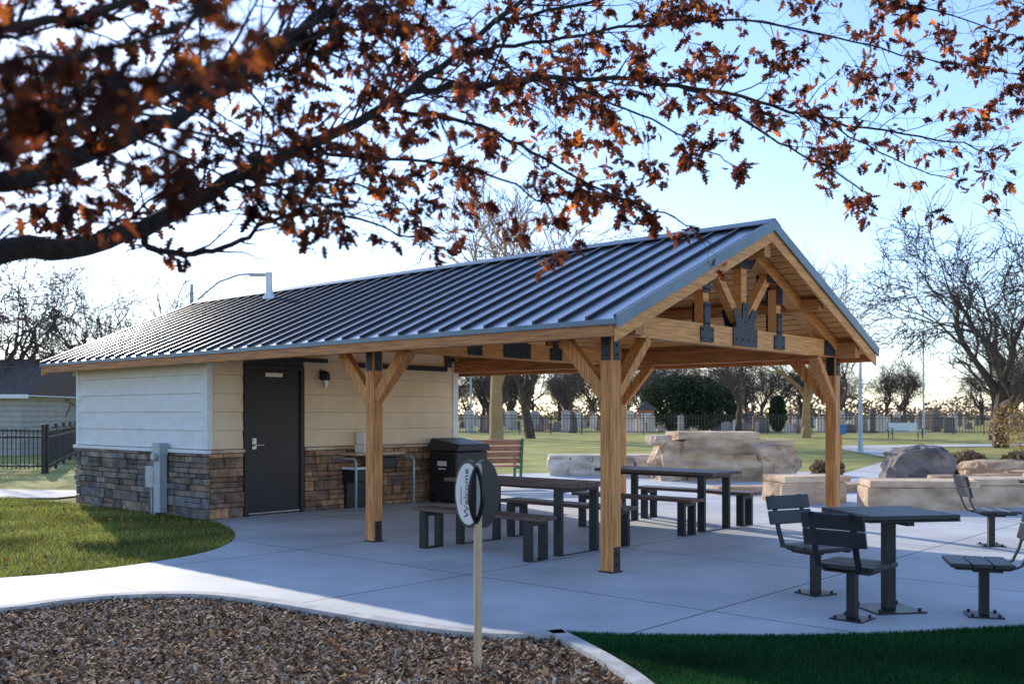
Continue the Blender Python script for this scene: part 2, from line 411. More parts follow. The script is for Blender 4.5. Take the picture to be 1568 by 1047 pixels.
mb=MB();mb.box((CA+.0,.002,.93),(CA+.085,.55,.975));mb.box((CA+.0,1.62,.93),(CA+.085,D1+.05,.975));mb.obj('stone_cap',M_lime,B,.005)
mb=MB()
pal=[(.20,.175,.16),(.26,.22,.19),(.15,.135,.13),(.33,.26,.20),(.24,.17,.13),(.19,.19,.20),(.30,.24,.19)]
def stones(u0,u1,place):
    z=.0
    while z<.92:
        h=random.choice((.07,.09,.12,.15));h=min(h,.925-z)
        if h<.03:break
        u=u0
        while u<u1-.01:
            w=random.uniform(.14,.46);w=min(w,u1-u)
            if u1-u-w<.08:w=u1-u
            d=random.uniform(.03,.08);g=.005
            c=random.choice(pal);k=random.uniform(.7,1.25);c=tuple(x*k for x in c)
            if w>.3 and h>.11 and random.random()<.4:
                place(u+g,u+w-g,z+g,z+h/2-g,d,c);place(u+g,u+w-g,z+h/2+g,z+h-g,d*.8,tuple(x*.85 for x in c))
            else: place(u+g,u+w-g,z+g,z+h-g,d,c)
            u+=w
        z+=h
stones(FA-.05,CA+.05,lambda u0,u1,z0,z1,d,c:mb.box((u0,-d,z0),(u1,-.0005,z1),c))
side=lambda u0,u1,z0,z1,d,c:mb.box((CA+.0005,u0,z0),(CA+d,u1,z1),c)
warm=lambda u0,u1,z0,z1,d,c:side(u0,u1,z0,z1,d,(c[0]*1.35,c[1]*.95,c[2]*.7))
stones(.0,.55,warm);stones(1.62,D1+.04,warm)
mb.obj('ledge_stone_veneer',M_stone,B,.006)
mb=MB();mb.box((CA-.0,.63,.02),(CA+.02,1.54,2.13));mb.obj('door',M_door,B,.003)
mb=MB();mb.box((CA,.56,0),(CA+.05,.626,2.2));mb.box((CA,1.544,0),(CA+.05,1.61,2.2));mb.box((CA,.626,2.135),(CA+.05,1.544,2.2));mb.obj('door_frame',M_door,B,.003)
mb=MB();mb.box((CA+.02,.70,.97),(CA+.03,.77,1.13));mb.tube([(CA+.03,.735,1.03),(CA+.08,.735,1.03)],.018,8);mb.tube([(CA+.075,.735,1.03),(CA+.075,.87,1.03)],.012,8)
mb.tube([(CA+.03,.735,1.10),(CA+.045,.735,1.10)],.022,10);mb.box((CA+.021,.63,.025),(CA+.03,1.54,.045));mb.box((CA+.02,.9,2.03),(CA+.07,1.2,2.09))
mb.obj('door_hardware',M_stainless,B,.002)
mb=MB();mb.box((CA+.03,1.90,2.02),(CA+.05,2.0,2.16));mb.tube([(CA+.05,1.95,2.1),(CA+.12,1.95,2.13)],.015,8)
mb.tube([(CA+.12,1.95,2.14),(CA+.12,1.95,2.10),(CA+.12,1.95,2.0)],[.03,.07,.075],12);mb.obj('wall_lamp',M_steel,B)
mb=MB();mb.tube([(CA+.12,1.95,2.0),(CA+.12,1.95,1.90)],[.05,.04],12);mb.obj('wall_lamp_glass',M_stainless,B)
mb=MB();mb.box((CA+.045,.3,2.27),(CA+.12,2.0,2.33));mb.box((CA+.045,2.5,2.22),(CA+.1,4.6,2.30));mb.obj('conduit_cover',M_steel,B)
mb=MB()
a=-8.0
mb.box((a-.10,-.20,.05),(a+.08,-.08,1.02));mb.box((a-.12,-.215,.88),(a+.10,-.075,1.06))
mb.box((a-.36,-.19,.40),(a-.13,-.08,.72));mb.tube([(a-.2,-.12,0),(a-.2,-.12,.4)],.02,8);mb.tube([(a-.29,-.12,0),(a-.29,-.12,.4)],.02,8)
mb.tube([(a-.02,-.20,.86),(a-.02,-.26,.86)],.06,14);mb.tube([(a-.2,-.12,.72),(a-.2,-.12,.9),(a-.1,-.12,.95)],.018,8)
mb.obj('electric_meter_boxes',M_galv,B,.006)
mb=MB();a,b=-8.39,2.0
mb.tube([(a,b,rz(b)-.02),(a,b,rz(b)+.45)],.055,14);mb.tube([(a,b,rz(b)+.0),(a,b,rz(b)+.1)],[.12,.07],14);mb.obj('vent_pipe',M_white,B,smooth=False)
mb=MB();mb.tube([(FA+.0,-.08,2.2),(FA,-.08,2.12)],.03,8);mb.obj('camera_dome',M_white,B)

# ------------------------------------------------------------------ fountain / counter
F=empty('drinking_fountain',MBD)
mb=MB()
mb.box((CA+.08,2.75,.62),(CA+.42,3.15,.80));mb.box((CA+.08,2.30,.42),(CA+.40,2.68,.62));mb.obj('basins',M_steel,F,.02)
mb=MB();mb.box((CA+.07,2.26,.84),(CA+.48,3.28,.875));mb.obj('counter_top',M_tan,F,.006)
mb=MB();mb.box((CA+.07,2.29,.62),(CA+.44,2.69,.655));mb.box((CA+.09,2.55,.877),(CA+.32,2.80,1.0));mb.box((CA+.09,2.58,1.01),(CA+.28,2.78,1.20))
mb.tube([(CA+.2,3.0,.875),(CA+.2,3.0,.99),(CA+.28,3.0,1.0)],.012,8);mb.obj('basin_tops',M_white,F,.01)
mb=MB()
for b in (2.16,3.35):
    mb.tube([(CA+.08,b,.78),(CA+.55,b,.80),(CA+.60,b,.74),(CA+.60,b,.0)],.018,8)
mb.obj('guard_rails',M_galv,F,smooth=True)
mb=MB();mb.box((CA+.04,2.35,0.0),(CA+.14,3.1,.62));mb.obj('lower_panel',M_steel,F)

# ------------------------------------------------------------------ trash bin
T=empty('trash_can',MBD@Matrix.Translation((-6.4,4.42,0)))
mb=MB();mb.box((-.33,-.38,.03),(.33,.38,.86));mb.obj('body',M_bin,T,.03)
mb=MB();mb.add([(-.37,-.42,.87),(.37,-.42,.87),(.37,.42,.87),(-.37,.42,.87),(-.30,-.36,1.08),(.37,-.36,.98),(.37,.36,.98),(-.30,.36,1.08)],[(0,3,2,1),(4,5,6,7),(0,1,5,4),(1,2,6,5),(2,3,7,6),(3,0,4,7)])
mb.obj('lid',M_bin,T,.02)
mb=MB();mb.box((-.12,-.3845,.62),(.10,-.3805,.70));mb.box((-.10,-.3845,.56),(.08,-.3805,.58));mb.obj('label',M_white,T)
mb=MB();mb.tube([(-.25,-.40,.08),(-.25,-.33,.08)],.08,14);mb.tube([(-.25,.33,.08),(-.25,.40,.08)],.08,14);mb.obj('wheels',M_steel,T)

# ------------------------------------------------------------------ tables
def plank_set(mb,x0,x1,y0,y1,z,n,t=.04,g=.012):
    w=(y1-y0-g*(n-1))/n
    for i in range(n):
        mb.box((x0,y0+i*(w+g),z-t),(x1,y0+i*(w+g)+w,z))
def legframe(mb,x,y0,y1,h,tw=.10,tt=.05):
    mb.box((x-tw/2,y0,0.0),(x+tw/2,y0+tt,h));mb.box((x-tw/2,y1-tt,0.0),(x+tw/2,y1,h))
    mb.box((x-tw/2,y0+tt,h-tt),(x+tw/2,y1-tt,h));mb.box((x-tw/2,y0+tt,0.0),(x+tw/2,y1-tt,.012))
def table(a,b):
    e=empty('picnic_table',MBD@Matrix.Translation((a,b,0)))
    mb=MB();plank_set(mb,-.92,.92,-.37,.37,.75,5);mb.obj('table_top',M_plank,e,.006)
    mb=MB()
    for x in (-.72,.72): legframe(mb,x,-.33,.33,.708)
    mb.box((-.65,-.03,.66),(.65,.03,.706));mb.obj('legs',M_steel,e,.004)
def bench(a,b):
    e=empty('picnic_bench',MBD@Matrix.Translation((a,b,0)))
    mb=MB();plank_set(mb,-.92,.92,-.15,.15,.45,2);mb.obj('seat',M_plank,e,.006)
    mb=MB()
    for x in (-.76,.76): legframe(mb,x,-.14,.14,.408)
    mb.obj('legs',M_steel,e,.004)
for b in (.80,3.65):
    table(-1.75,b);bench(-1.75,b-.72);bench(-1.75,b+.72)

def rotz(x,y,t): return Matrix.Translation((x,y,0))@Matrix.Rotation(t,4,'Z')
M_plank2=mat('dark_plank',(.030,.032,.038),(.018,.019,.023),6,.45,.1,40)
def cafe_table(x,y,t):
    e=empty('pedestal_table',rotz(x,y,t))
    mb=MB();plank_set(mb,-.36,.36,-.36,.36,.745,5,.035,.01);mb.obj('table_top',M_plank2,e,.006)
    mb=MB();mb.box((-.36,-.365,.695),(.36,-.325,.708));mb.box((-.36,.325,.695),(.36,.365,.708));mb.box((-.04,-.04,.012),(.04,.04,.69));mb.box((-.2,-.2,0),(.2,.2,.012))
    mb.box((-.3,-.03,.66),(.3,.03,.70));mb.box((-.03,-.3,.66),(.03,-.031,.70));mb.box((-.03,.031,.66),(.03,.3,.70))
    for i in (-1,1):
        for j in (-1,1): mb.tube([(i*.16,j*.16,.012),(i*.16,j*.16,.035)],.014,8)
    mb.obj('pedestal',M_steel,e,.003)
def chair(x,y,fx,fy):
    t=math.atan2(fy-y,fx-x)
    e=empty('pedestal_chair',rotz(x,y,t))
    mb=MB()
    for i in range(3):
        x0=-.17+i*.145;mb.box((x0,-.23,.375),(x0+.135,.23,.405))
    M=Matrix.Translation((-.29,0,.61))@Matrix.Rotation(rad(-14),4,'Y')
    for i in range(2): mb.box((-.015,-.23,i*.125-.06),(.015,.23,i*.125+.055),M=M)
    mb.obj('seat_and_back',M_plank2,e,.005)
    mb=MB();mb.box((-.033,-.033,.012),(.033,.033,.34));mb.box((-.12,-.12,0),(.12,.12,.012))
    for i in (-1,1):
        for j in (-1,1): mb.tube([(i*.09,j*.09,.012),(i*.09,j*.09,.03)],.012,8)
    for yy in (-.15,.15):
        pts=[(.22,yy,.36),(-.14,yy,.36),(-.22,yy,.39),(-.265,yy,.49),(-.345,yy,.79)]
        for p,q in zip(pts[:-1],pts[1:]): mb.beam(p,q,.045,.012,(0,0,1) if abs(q[2]-p[2])<.01 else (1,0,0))
    mb.box((-.1,-.17,.34),(.1,.17,.354))
    mb.obj('frame',M_steel,e,.002)
cafe_table(2.85,7.54,rad(10))
chair(2.455,7.18,2.85,7.60)
chair(2.50,8.2,2.85,7.54)
chair(3.46,7.30,2.75,7.50)
cafe_table(6.2,11.1,rad(10));chair(5.39,11.2,6.2,11.1)

# ------------------------------------------------------------------ welcome sign
S=empty('welcome_sign',rotz(-.203,5.94,0))
mb=MB();mb.tube([(0,0,-.04),(0,0,1.16),(0,0,1.18)],[.024,.024,.018],12);mb.obj('post',M_tan,S,smooth=False)
def disc(nm,ang,off,front):
    M=Matrix.Translation((off[0],off[1],.995))@Matrix.Rotation(ang,4,'Z')
    mb=MB();n=40;rx=.16;rz_=.205
    vs=[(rx*math.cos(2*math.pi*i/n),-.008,rz_*math.sin(2*math.pi*i/n)) for i in range(n)]+[(rx*math.cos(2*math.pi*i/n),.008,rz_*math.sin(2*math.pi*i/n)) for i in range(n)]
    mb.add([M@Vector(v) for v in vs],[tuple(range(n)),tuple(range(n,2*n))[::-1]]+[(i,n+i,n+(i+1)%n,(i+1)%n) for i in range(n)])
    mb.obj(nm+'_panel',M_steel,S)
    if front:
        mb=MB();vs=[(rx*.88*math.cos(2*math.pi*i/n),-.010,rz_*.90*math.sin(2*math.pi*i/n)) for i in range(n)]
        mb.add([M@Vector(v) for v in vs],[tuple(range(n))]);mb.obj(nm+'_face',M_white,S)
        for txt,sz,dx,dz in (('Welcome',.075,.03,-.145),('to the park',.030,.085,-.08),('please enjoy',.022,-.05,-.07)):
            c=bpy.data.curves.new(nm+'_text','FONT');c.body=txt;c.size=sz;c.extrude=.0006
            o=bpy.data.objects.new(nm+'_lettering',c);link(o,S);c.materials.append(M_steel)
            o.matrix_local=M@Matrix.Translation((dx-.02,-.0115,dz))@Matrix.Rotation(rad(90),4,'X')@Matrix.Rotation(rad(90),4,'Z')
disc('left',rad(-56),(-.055,.05),True)
disc('right',rad(58),(.035,.05),False)

def slat_bench(name,x,y,t,ms,mf,w=1.5):
    e=empty(name,rotz(x,y,t));mb=MB()
    for i in range(3): mb.box((-w/2,-.22+i*.14,.42),(w/2,-.10+i*.14,.45))
    M=Matrix.Translation((0,.24,.50))@Matrix.Rotation(rad(-12),4,'X')
    for i in range(4): mb.box((-w/2,-.015,i*.125),(w/2,.015,i*.125+.105),M=M)
    mb.obj('slats',ms,e,.004);mb=MB()
    for s in (-1,1):
        xx=s*(w/2+.01)
        for p,q in (((xx,-.24,0),(xx,-.24,.62)),((xx,.2,0),(xx,.36,1.0)),((xx,-.26,.63),(xx,.28,.63)),((xx,-.24,.4),(xx,.24,.4))): mb.beam(p,q,.05,.05,(1,0,0))
    mb.obj('ends',mf,e,.004)
slat_bench('park_bench',-.45,20.2,rad(195),M_redplank,M_green,1.15)
slat_bench('park_bench',24.5,62,rad(10),M_white,M_steel,2.0)

# ------------------------------------------------------------------ rocks
def rock(mb,c,s,rot=0,seed=0,col=(1,1,1),rough=.12,roundness=.35,cuts=8,led=1):
    bm=bmesh.new();bmesh.ops.create_cube(bm,size=1);bmesh.ops.subdivide_edges(bm,edges=bm.edges[:],cuts=cuts,use_grid_fill=True)
    R=Matrix.Rotation(rot,3,'Z');off=Vector((seed*7.3,seed*3.1,seed))
    for v in bm.verts:
        p=v.co.copy();sp=p.normalized()*.62
        p=p.lerp(sp,roundness)
        q=Vector((p.x*s[0],p.y*s[1],p.z*s[2]))
        nn=noise.noise_vector(q*1.6+off)*rough+noise.noise_vector(q*5+off)*rough*.6+noise.noise_vector(q*11+off)*rough*.25
        nn.z*=.5
        ledge=led*(.03 if math.sin(q.z*11+seed)>0 else -.02)*min(1,s[2]*2)
        q=q+nn*min(s)*1.2;q.x+=ledge*(1 if p.x>0 else -1);q.y+=ledge*(1 if p.y>0 else -1)
        v.co=R@q+Vector(c)
    bm.verts.index_update()
    mb.add([v.co.copy() for v in bm.verts],[tuple(v.index for v in f.verts) for f in bm.faces],col)
    bm.free()
mb=MB()
rock(mb,(3.75,22.9,.42),(.95,1.2,.95),.2,1,(1,.95,.9),.15,.2);rock(mb,(4.75,22.8,.28),(1.6,1.4,.6),-.1,2,(1.05,.97,.85),.15,.12)
rock(mb,(4.7,22.9,.72),(1.8,1.3,.42),.05,3,(.85,.78,.70),.13,.12);rock(mb,(4.6,23.0,1.0),(1.9,1.2,.17),.1,4,(1.15,1.08,1.0),.12,.05)
rock(mb,(5.7,22.5,.38),(.8,1.0,.85),.3,5,(1,.9,.8),.15,.2);rock(mb,(6.05,22.8,.35),(.65,.9,.7),.5,8,(.75,.68,.62),.15,.3);rock(mb,(5.9,22.8,.83),(.9,.7,.15),.2,6,(1.1,1.05,.98),.12,.1);rock(mb,(3.35,22.7,.9),(.4,.6,.22),.2,7,(1,1,1),.15,.2)
mb.obj('limestone_boulders',M_lime,None)
mb=MB();rock(mb,(8.75,21.6,.30),(1.45,.95,.85),.35,14,(1,1,1),.24,.55,8,0);mb.obj('boulder',M_grey,None,smooth=False)
mb=MB();rock(mb,(10.9,22.5,.2),(1.3,.9,.45),.3,12,(.8,.7,.6),.2,.4);mb.obj('boulder',M_lime,None)
mb=MB()
for i,(x,y,w) in enumerate(((6.35,15.7,1.6),(8.1,16.2,1.6),(9.8,17.2,1.7),(4.95,16.9,1.2))):
    rock(mb,(x,y,.16),(w,.7,.36),.12*(i-1),20+i,(1,.95,.9),.05,.05,8,0);rock(mb,(x+.05,y,.40),(w*1.02,.74,.10),.12*(i-1),30+i,(1.12,1.06,1.0),.05,.03,8,0)
for i in range(7): rock(mb,(10.5+i*.9,20+i*.5,.18),(1.0,.6,.35),.4,50+i,(.9,.8,.7),.12,.2,5)
for i in range(6): rock(mb,(4.2+i*.9,18.6+.25*i,.07),(.95,.5,.16),.2,60+i,(.8,.72,.62),.1,.15,5)
for i in range(5): rock(mb,(8.6+i*1.0,19.3+.2*(i%2),.16),(.9,.6,.3),.3*i,80+i,(.75,.65,.55),.14,.3,5)
mb.obj('stone_block_wall',M_lime,None)
mb=MB()
for i in range(6): rock(mb,(1.15+i*.52,24.4-.05*i,.22),(.51,.5,.46),0,70+i,(1.15,1.3,1.5),.03,.05,5)
mb.box((.9,24.1,.44),(4.0,24.75,.50),(1.15,1.3,1.55));mb.obj('planter_wall',M_lime,None,0)

# ------------------------------------------------------------------ fences
def iron_fence(p0,p1,h,sp,name='iron_fence',pk=.018):
    p0=Vector((*p0,0));p1=Vector((*p1,0));L=(p1-p0).length;d=(p1-p0)/L
    mb=MB();n=int(L/sp)
    for i in range(n+1):
        p=p0+d*i*sp;mb.beam(p+Vector((0,0,.06)),p+Vector((0,0,h)),pk,pk)
    for z in (.15,h*.80,h*.95): mb.beam(p0+Vector((0,0,z)),p1+Vector((0,0,z)),.04,.05)
    k=max(1,int(L/2.4))
    for i in range(k+1):
        p=p0+d*L*i/k;mb.beam(p+Vector((0,0,-.05)),p+Vector((0,0,h+.08)),.07,.07);mb.beam(p+Vector((0,0,h+.08)),p+Vector((0,0,h+.11)),.09,.09)
    mb.obj(name,M_fence)
iron_fence((-60,78),(100,78),1.5,.24,pk=.035)
iron_fence((-20,26.6),(-12.1,25.7),1.12,.12)
iron_fence((-12.1,25.9),(-17.6,41),1.12,.14)

# ------------------------------------------------------------------ trees
def rv(s=1): return Vector((random.gauss(0,s),random.gauss(0,s),random.gauss(0,s)))
def gen_tree(seed,H,maxlev=4,spread=.9,up=.12,nch=(6,5,5,5,4),r0=None,trunk=.28,tw=.012):
    random.seed(seed);mb=MB();r0=r0 or H*.028
    def br(p,d,L,r,lev):
        n=5 if lev<2 else (4 if lev<maxlev else 2);pts=[p.copy()];rr=[r];wob=.10 if lev==0 else .22
        for i in range(n):
            d=(d+rv(wob)+Vector((0,0,up if lev<3 else -.02))).normalized();p=p+d*L/n;pts.append(p.copy());rr.append(max(tw*.6,r*(1-.6*(i+1)/n)) if lev else r*(1-.35*(i+1)/n))
        mb.tube(pts,rr,6 if lev<2 else 3,cap=False)
        if lev<maxlev:
            k=nch[lev]
            for j in range(k):
                t0=.35 if lev else .6;t=t0+(1-t0)*(j+.5)/k;f=t*n;i=min(int(f),n-1);q=pts[i].lerp(pts[i+1],f-i);ra=rr[i]*(1-(f-i))+rr[i+1]*(f-i)
                dd=(pts[i+1]-pts[i]).normalized();pe=dd.cross(rv()).normalized()
                s=spread*random.uniform(.6,1.2)
                br(q,(dd+pe*s).normalized(),L*random.uniform(.5,.75) if lev else H*random.uniform(.32,.45),max(tw,ra*.62),lev+1)
    br(Vector((0,0,-.1)),Vector((0,0,1)),H*trunk,r0,0)
    return mb
def mesh_of(mb,name,mt):
    o=mb.obj(name,mt);me=o.data;bpy.data.objects.remove(o);return me
T1=[mesh_of(gen_tree(s,10,4,tw=.013),'tree_mesh',M_bark2) for s in (11,12,13)]
T3=[mesh_of(gen_tree(s,10,4,tw=.022,nch=(7,6,5,5)),'far_tree_mesh',M_bark2) for s in (41,42,43)]
T2=[mesh_of(gen_tree(s,10,4,.6,.2,tw=.018),'gold_tree_mesh',M_bark3) for s in (21,22)]
def place(me,name,x,y,s,rot,parent=None):
    o=bpy.data.objects.new(name,me);o.matrix_world=Matrix.Translation((x,y,-.05))@Matrix.Rotation(rot,4,'Z')@Matrix.Scale(s,4);link(o,parent);return o
bigt=mesh_of(gen_tree(33,12,5,.85,.10,(7,5,5,4,4,3),trunk=.26,tw=.019,r0=.38),'bare_tree',M_bark2)
place(bigt,'bare_tree',22.6,46,1.05,.3)
place(bigt,'bare_tree',-22,40,.85,2.3)
place(T1[0],'bare_tree',29,60,1.1,1.5)
place(T2[0],'golden_tree',-1.0,62,1.75,.3);place(T1[2],'bare_tree',1.2,64,1.25,1.3)
place(T2[1],'golden_tree',19.5,66,1.25,1.3)
place(T1[1],'bare_tree',17,75,1.0,2.3);place(T1[2],'bare_tree',-20,55,1.1,.7);place(T1[0],'bare_tree',-26,62,1.2,2)
line=empty('distant_tree_line')
random.seed(5)
for i in range(110):
    y=random.uniform(100,250);x=random.uniform(-.60,.60)*y
    me=random.choice(T1+T2 if y<130 else T3+T3+T2);s=random.uniform(.75,1.15)*(1+.0025*(y-95))
    place(me,'tree_%d'%i,x,y,s,random.uniform(0,6.28),line)
def leafcloud(name,blobs,n,size,cols,mt,parent=None):
    bl=np.array(blobs);w=bl[:,3]*bl[:,4]*bl[:,5];idx=np.random.choice(len(bl),n,p=w/w.sum())
    d=np.random.normal(size=(n,3));d/=np.linalg.norm(d,axis=1)[:,None];r=np.random.rand(n,1)**.22
    c=bl[idx,:3]+d*r*bl[idx,3:6]
    a=np.random.normal(size=(n,3));a/=np.linalg.norm(a,axis=1)[:,None];b=np.cross(a,np.random.normal(size=(n,3)));b/=np.linalg.norm(b,axis=1)[:,None]
    s=size*np.random.uniform(.6,1.4,(n,1))
    V=np.stack([c-a*s,c+b*s*.5,c+a*s,c-b*s*.5],1).reshape(-1,3);V[:,2]=np.maximum(V[:,2],-.03)
    cc=np.array(cols)[np.random.randint(0,len(cols),n)]*np.random.uniform(.6,1.3,(n,1))
    return fast_mesh(name,V,np.arange(4*n).reshape(n,4),np.repeat(cc,4,0),mt,parent)
# oak left of the view, crown leaves added to dapple mulch and path corner
O2_=empty('oak_tree',Matrix.Identity(4))
o=place(T1[1],'trunk_and_limbs',-11.6,18.2,.62,1.0,O2_)
leafcloud('leaves',[(-10.9,18.2,6.0,.9,.9,.5),(-12.0,18.0,5.0,1.0,1.0,.9),(-11.8,18.8,6.6,.8,.8,.5)],1500,.08,[(.18,.06,.03),(.28,.09,.03),(.12,.045,.03)],M_leaf,O2_)
leafcloud('evergreen_shrub',[(15,92,2.6,3.2,2.5,2.6),(18.4,93,2.3,2.9,2.5,2.3),(16.8,92,3.2,2.6,2.4,2.0)],14000,.16,[(.03,.05,.025),(.045,.07,.035),(.07,.09,.04)],M_ever)
leafcloud('evergreen_tree',[(24.0,90,1.6,.8,.8,1.7)],3000,.12,[(.03,.05,.025),(.045,.07,.035)],M_ever)
leafcloud('golden_bush',[(22.0,44,1.0,.9,.9,1.1),(22.9,44.5,.7,.8,.8,.8)],1500,.05,[(.45,.28,.10),(.35,.20,.07),(.5,.36,.16)],M_leaf)
random.seed(9)
bl=[(x,random.uniform(230,330),1.5,random.uniform(7,14),4,random.uniform(2,6)) for x in np.linspace(-220,220,60)]
leafcloud('distant_hedgerow',bl,32000,.5,[(.24,.16,.12),(.30,.20,.14),(.17,.12,.095),(.36,.22,.12)],M_ever)
leafcloud('ornamental_grass',[(10.2+i*1.1,24.3+.4*(i%2),.2,.5,.4,.38) for i in range(6)]+[(7.6,24.0,.15,.4,.3,.25)],6000,.09,[(.3,.18,.1),(.4,.28,.15),(.2,.15,.08)],M_ever)
mb=MB();random.seed(3)
for i in range(280):
    y=81+random.uniform(0,70);x=random.uniform(-.05,.6)*y if random.random()<.85 else random.uniform(-.6,0)*y
    w=random.uniform(.45,1.0);h=random.choice((.7,.9,1.1,1.3,1.5,1.9));c=random.choice(((1,1,1),(.35,.32,.32),(1.6,1.5,1.4),(.8,.6,.5),(.5,.45,.42)))
    mb.box((x-w/2-.1,y-.2,-.05),(x+w/2+.1,y+.2,.15),c)
    n=6;pr=[(x-w/2,.15),(x+w/2,.15)]+[(x+w/2*math.cos(math.pi*k/n),h-.2+.2*math.sin(math.pi*k/n)) for k in range(n+1)]
    m_=len(pr);mb.add([(p[0],y-.1,p[1]) for p in pr]+[(p[0],y+.1,p[1]) for p in pr],[tuple(range(m_)),tuple(range(m_,2*m_))[::-1]]+[(k,m_+k,m_+(k+1)%m_,(k+1)%m_) for k in range(m_)],c)
mb.obj('cemetery_headstones',M_grave)

def lamp(x,y,h,nm='lamp_post'):
    mb=MB();mb.tube([(x,y,-.05),(x,y,.5),(x,y,h)],[.12,.09,.05],8);mb.tube([(x,y,h),(x,y,h+.25),(x,y,h+.3)],[.18,.16,.05],8);mb.obj(nm,M_galv)
lamp(-3.3,80,6);lamp(23,78,7);lamp(31,75,7.5);lamp(14.0,40,3.9)
mb=MB();x,y=-17.7,55
mb.tube([(x,y,-.05),(x,y,8),(x,y,8.7)],[.14,.10,.08],8)
mb.tube([(x-.2,y,6.6),(x+.4,y,7.9),(x+1.5,y,8.8),(x+2.6,y,9.2),(x+3.4,y,9.25)],[.06]*5,6)
mb.box((x+3.2,y-.2,9.12),(x+4.2,y+.2,9.28));mb.obj('street_lamp',M_galv)
e=empty('litter_bin',rotz(8.9,27,0));mb=MB();mb.beam((0,0,0),(0,0,.95),.09,.09);mb.obj('post',M_woodz,e);mb=MB();mb.box((-.14,-.12,.95),(.14,.12,1.2));mb.obj('box',mat('blue_paint',(.05,.16,.32)),e,.01)
e=empty('information_kiosk',rotz(11.8,88,0));mb=MB();mb.box((-.7,-.5,-.05),(.7,.5,1.9));mb.obj('panel',M_redplank,e)
mb=MB();mb.box((-.45,-.53,.8),(.45,-.505,1.6));mb.obj('notice',M_white,e)
mb=MB();mb.add([(-1,-.8,1.9),(1,-.8,1.9),(1,.8,1.9),(-1,.8,1.9),(0,0,2.7)],[(0,3,2,1),(0,1,4),(1,2,4),(2,3,4),(3,0,4)]);mb.obj('roof',M_roofsh,e)

def house(x,y,t,w,d,h,pk,nm):
    e=empty(nm,rotz(x,y,t))
    mb=MB();mb.box((-w/2,-d/2,-.05),(w/2,d/2,h));mb.obj('walls',M_siding2,e)
    mb=MB();z=.2
    while z<h-.1:
        mb.box((-w/2-.012,-d/2-.012,z),(w/2+.012,d/2+.012,z+.012));z+=.2
    mb.obj('lap_lines',M_mortar,e)
    mb=MB();o=.5
    mb.add([(-w/2-o,-d/2-o,h-.05),(w/2+o,-d/2-o,h-.05),(w/2+o,d/2+o,h-.05),(-w/2-o,d/2+o,h-.05),(-w/2-o,0,pk),(w/2+o,0,pk)],[(0,1,5,4),(2,3,4,5),(1,2,5),(3,0,4)])
    mb.obj('roof',M_roofsh,e)
    mb=MB();mb.box((-w/2-o-.02,-d/2-o-.04,h-.17),(w/2+o+.02,-d/2-o,h-.03));mb.box((-w/2-o,-d/2-o+.01,h-.09),(w/2+o,d/2+o-.01,h-.055));mb.obj('fascia',M_white,e)
    mb=MB()
    for xx in (-w*.3,w*.05):mb.box((xx-.5,-d/2-.03,.9),(xx+.5,-d/2-.013,1.9))
    mb.box((w*.28-.45,-d/2-.03,0),(w*.28+.45,-d/2-.013,2.0))
    mb.obj('windows_and_door',M_door,e)
    mb=MB()
    for xx in (-w*.3,w*.05):
        for q in (-.56,.5):mb.box((xx+q,-d/2-.05,.84),(xx+q+.06,-d/2-.031,1.96))
        mb.box((xx-.5,-d/2-.05,1.9),(xx+.5,-d/2-.031,1.96));mb.box((xx-.5,-d/2-.05,.84),(xx+.5,-d/2-.031,.9))
    mb.obj('window_trim',M_white,e)
house(-22.0,40,.0,7.5,6,2.25,3.7,'bungalow_house')
house(-30,62,.1,12,8,2.6,4.6,'bungalow_house')
house(-47,110,.1,14,8,3,5.5,'bungalow_house')

